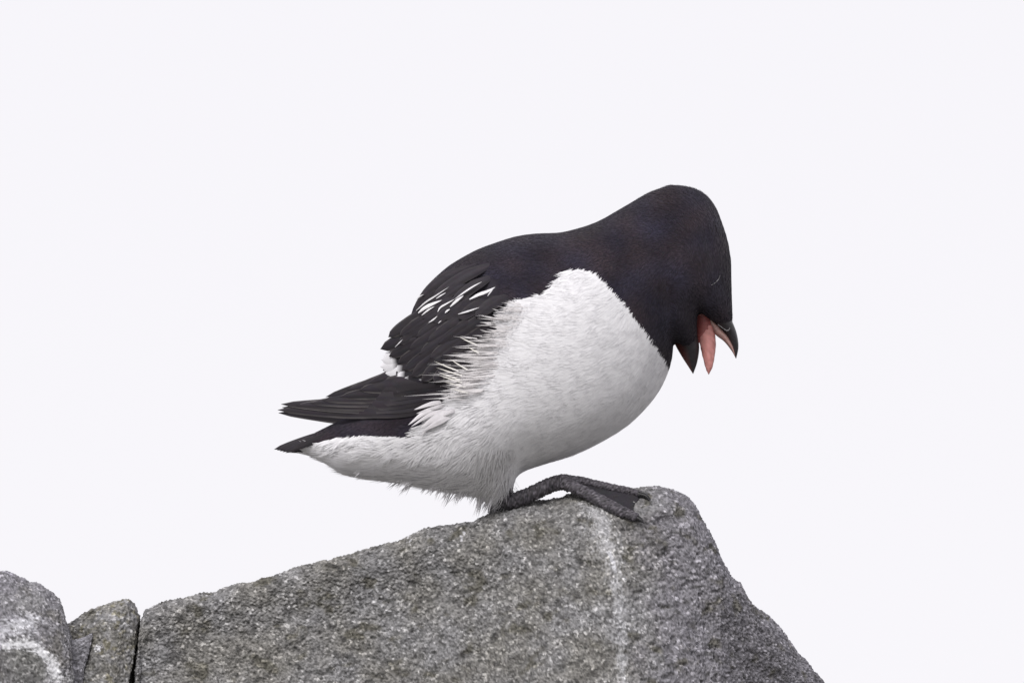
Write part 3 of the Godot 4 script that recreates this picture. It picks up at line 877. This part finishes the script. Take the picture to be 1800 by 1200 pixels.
	for clump in 44:
		var t := (clump + rng.randf()) / 44.0
		var e: Vector2 = spline(edge, t)
		var q0 := e + Vector2(rng.randf_range(-6, 26), rng.randf_range(-4, 4))
		var dy := lerpf(-0.12, 0.10, t) + rng.randfn(0.0, 0.07)
		var reach := rng.randf_range(16, 52) * lerpf(0.8, 1.7, smoothstep(0.35, 0.75, t))
		var up := rng.randf_range(5.0, 12.0)
		for k in 6:
			var rx := q0.x + rng.randf_range(-8, 18); var ry := q0.y + rng.randf_range(-5, 5)
			var len_ := reach * rng.randf_range(0.55, 1.35)
			var p := on_body(rx, ry, 2.0 + 12.0 * smoothstep(10.0, -8.0, rx - e.x))
			var e2 := on_wing(rx - len_, ry + len_ * (dy + rng.randfn(0.0, 0.035)), up + 17.0 + rng.randf_range(-1, 3))
			var cr := 0.82 * rng.randf_range(0.85, 1.06)
			var col := Color(cr, cr * 0.965, cr * 0.975)
			strand(b, p, Vector3(-0.1, -0.1, 1).normalized(), (e2 - p).normalized(), p.distance_to(e2), rng.randf_range(1.1, 2.0), 5.0, rng.randf_range(-3.0, 2.0), col, col)
	for q in [[806,652, 762,637], [822,650, 790,633], [812,660, 766,648], [810,668, 769,656], [812,672, 769,661], [818,680, 780,673], [822,690, 790,684], [838,606, 806,594], [842,620, 822,612]]:
		var p := on_wing(q[0], q[1], 21.0)
		var e := on_wing(q[2], q[3], 25.0)
		strand(b, p, Vector3(-0.1, -0.1, 1).normalized(), (e - p).normalized(), p.distance_to(e), 2.8, 3.0, 2.0, Color(0.80, 0.78, 0.75), Color(0.80, 0.77, 0.70))
	if side < 0.0:
		for k in b.v.size():
			b.v[k].z = -b.v[k].z; b.n[k].z = -b.n[k].z
		for k in range(0, b.i.size(), 3):
			var t := b.i[k + 1]; b.i[k + 1] = b.i[k + 2]; b.i[k + 2] = t
	var o := commit(b, "flank_wisps", down, w, origin)
	o.set_meta("kind", "stuff")

func build_tail(bird: Node3D, origin: Vector3, vane: Material):
	var t := Node3D.new(); t.name = "tail"
	bird.add_child(t, true)
	for k in 9:
		var s := k - 4.0
		var a := absf(s)
		var tip := Vector2(482 + a * 5.0, 789.0 + a * 1.6)
		var pts := [Vector2(640, 745), Vector2(570, 765 + a * 0.5), tip]
		feather(t, "tail_feather", origin, vane, 1.0, pts, 10.0 - a * 0.8, 0.0, {"z": [s * 9.0, s * 9.5, s * 8.0], "point": 0.4, "fringe": 0.01, "profile": [1.0, 1.0, 0.9, 0.7]})

func build_head(bird: Node3D, origin: Vector3, horn: Material, flesh: Material, down: Material):
	var black := Color(0.030, 0.027, 0.030)
	var b := Buf.new()
	loft(b, v2([1280,552, 1289,568, 1296,588, 1298.5,610, 1294.5,630]), v2([1238,552, 1258,570, 1276,587, 1287,606, 1293,629]), [0, 0], [26, 22, 16, 9, 1.2], black, 26, 18)
	smooth_normals(b)
	var up := commit(b, "upper_bill", horn, bird, origin)
	b = Buf.new()
	loft(b, v2([1248,558, 1266,576, 1280,592, 1289,610, 1293,627]), v2([1250,572, 1258,588, 1273,600, 1286,616, 1292.5,627.5]), [0, 0], [15, 14, 11, 6, 1], Color(0.36, 0.22, 0.20), 22, 14)
	commit(b, "palate", flesh, up, origin)
	b = Buf.new()
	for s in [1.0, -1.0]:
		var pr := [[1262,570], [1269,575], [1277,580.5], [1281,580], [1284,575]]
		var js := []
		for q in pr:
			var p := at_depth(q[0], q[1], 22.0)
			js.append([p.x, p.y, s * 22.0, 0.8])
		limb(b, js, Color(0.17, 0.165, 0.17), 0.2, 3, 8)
	commit(b, "bill_edge_glint", horn, up, origin)  # light reflected along the horn edge, put in as a thin pale ridge
	b = Buf.new()
	loft(b, v2([1222,556, 1226,585, 1229.5,611, 1226,636, 1219,656.5]), v2([1182,580, 1186,603, 1199,627, 1208,641, 1218.3,657]), [0, 0], [25, 23, 18, 10, 1.2], black, 26, 18, 0.0, 1.0, Color(0.14, 0.045, 0.04))
	smooth_normals(b)
	commit(b, "lower_bill", horn, bird, origin)
	b = Buf.new()
	loft(b, v2([1246,552, 1256,574, 1258.5,608, 1254,641, 1246.5,658]), v2([1222,553, 1225,578, 1231,608, 1240,645, 1245.5,658.5]), [0, 0, 2, 3], [15, 15, 12, 8, 1], Color(0.56, 0.25, 0.23), 28, 16, 0.5)
	smooth_normals(b)
	commit(b, "tongue", flesh, bird, origin)
	b = Buf.new()
	loft(b, v2([1250,556, 1254,566, 1256,580, 1252,592]), v2([1220,556, 1222,572, 1223,590, 1226,604]), [0, 0], [17, 17, 14, 6], Color(0.26, 0.075, 0.07), 14, 14, 0.6)
	commit(b, "mouth_lining", flesh, bird, origin)
	for s in [1.0, -1.0]:
		b = Buf.new()
		var js := []
		for q in [[1251,501,0.4], [1257,497.5,0.7], [1262,492.5,0.8], [1265,488,0.7], [1266.5,483,0.3]]:
			var p := on_body(q[0], q[1], 0.4)
			js.append([p.x, p.y, p.z * s, q[2]])
		limb(b, js, Color(0.15, 0.145, 0.15), 0.1, 4, 8)
		commit(b, "closed_eyelid", down, bird, origin)

func build_leg(bird: Node3D, origin: Vector3, skin: Material, horn: Material, side: float):
	var leg := Node3D.new(); leg.name = "leg"
	bird.add_child(leg, true)
	var col := Color(0.062, 0.057, 0.065)
	var J := func(px: float, py: float, z: float, r: float) -> Array:
		var p := at_depth(px, py, z)
		if side < 0.0: return [p.x - 12.0, p.y + 34.0, -z - 20.0, r]
		return [p.x, p.y, z, r]
	var b := Buf.new()
	limb(b, [J.call(884, 846, 18, 14), J.call(889, 876, 24, 15), J.call(906, 878, 30, 12.5), J.call(935, 867, 34, 12), J.call(968, 852, 36, 12), J.call(992, 847, 34, 12.5), J.call(1006, 856, 36, 11)], col, 1.8, 61, 22, 1.0, 1.8)
	smooth_normals(b)
	commit(b, "tarsus", skin, leg, origin)
	var outer := [J.call(990, 848, 40, 11), J.call(1020, 861, 52, 10.5), J.call(1055, 879, 66, 10.5), J.call(1090, 897, 80, 9.5), J.call(1121, 910, 90, 8)]
	var middle := [J.call(990, 842, 30, 9), J.call(1025, 846, 28, 7.5), J.call(1065, 855, 30, 7), J.call(1100, 862, 36, 6.5), J.call(1128, 869, 46, 6)]
	var inner := [J.call(988, 846, 26, 7), J.call(1020, 852, 14, 6.5), J.call(1055, 860, 4, 6), J.call(1088, 866, -4, 5)]
	for q in [outer, middle, inner]:
		b = Buf.new()
		limb(b, q, col * 1.35, 1.7, 62, 20, 0.92, 1.1)
		smooth_normals(b)
		commit(b, "toe", skin, leg, origin)
	for q in [[outer, [[1118,909,89,6], [1126,913,92,4], [1132,919,93,0.6]]], [middle, [[1122,868,49,5.5], [1136,872,53,4.2], [1147,887,56,0.7]]], [inner, [[1084,865,-4,4.5], [1094,868,-6,3.2], [1101,875,-6,0.6]]]]:
		b = Buf.new()
		var js := []
		for e in q[1]: js.append(J.call(e[0], e[1], e[2], e[3]))
		limb(b, js, Color(0.020, 0.019, 0.021), 0.1, 63, 10)
		commit(b, "claw", horn, leg, origin)
	for pair in [[outer, middle], [middle, inner]]:
		b = Buf.new()
		var p1 := []; var p2 := []
		for q in pair[0]: p1.append(Vector3(q[0], q[1], q[2]))
		for q in pair[1]: p2.append(Vector3(q[0], q[1], q[2]))
		var nu := 22; var nv := 12
		var wr := noise(64, 14.0)
		for layer in 2:
			for i in nu + 1:
				var t := 0.04 + 0.96 * i / nu
				for j in nv + 1:
					var s := float(j) / nv
					var tt := t * (1.0 - 0.10 * sin(PI * s))
					var p: Vector3 = (spline(p1, tt) as Vector3).lerp(spline(p2, tt), s)
					p.y += 4.5 * sin(PI * s) * smoothstep(0.1, 0.5, t) + 1.2 * wr.get_noise_2d(i * 2.0, j * 6.0) + layer * 1.2
					b.add(p, Vector3(0, -1 if layer == 0 else 1, 0.3), Color(0.036, 0.033, 0.039) * rng.randf_range(0.9, 1.1))
		for layer in 2:
			for i in nu:
				for j in nv:
					var a := layer * (nu + 1) * (nv + 1) + i * (nv + 1) + j
					b.quad(a, a + 1, a + nv + 2, a + nv + 1)
		smooth_normals(b)
		commit(b, "web", skin, leg, origin)
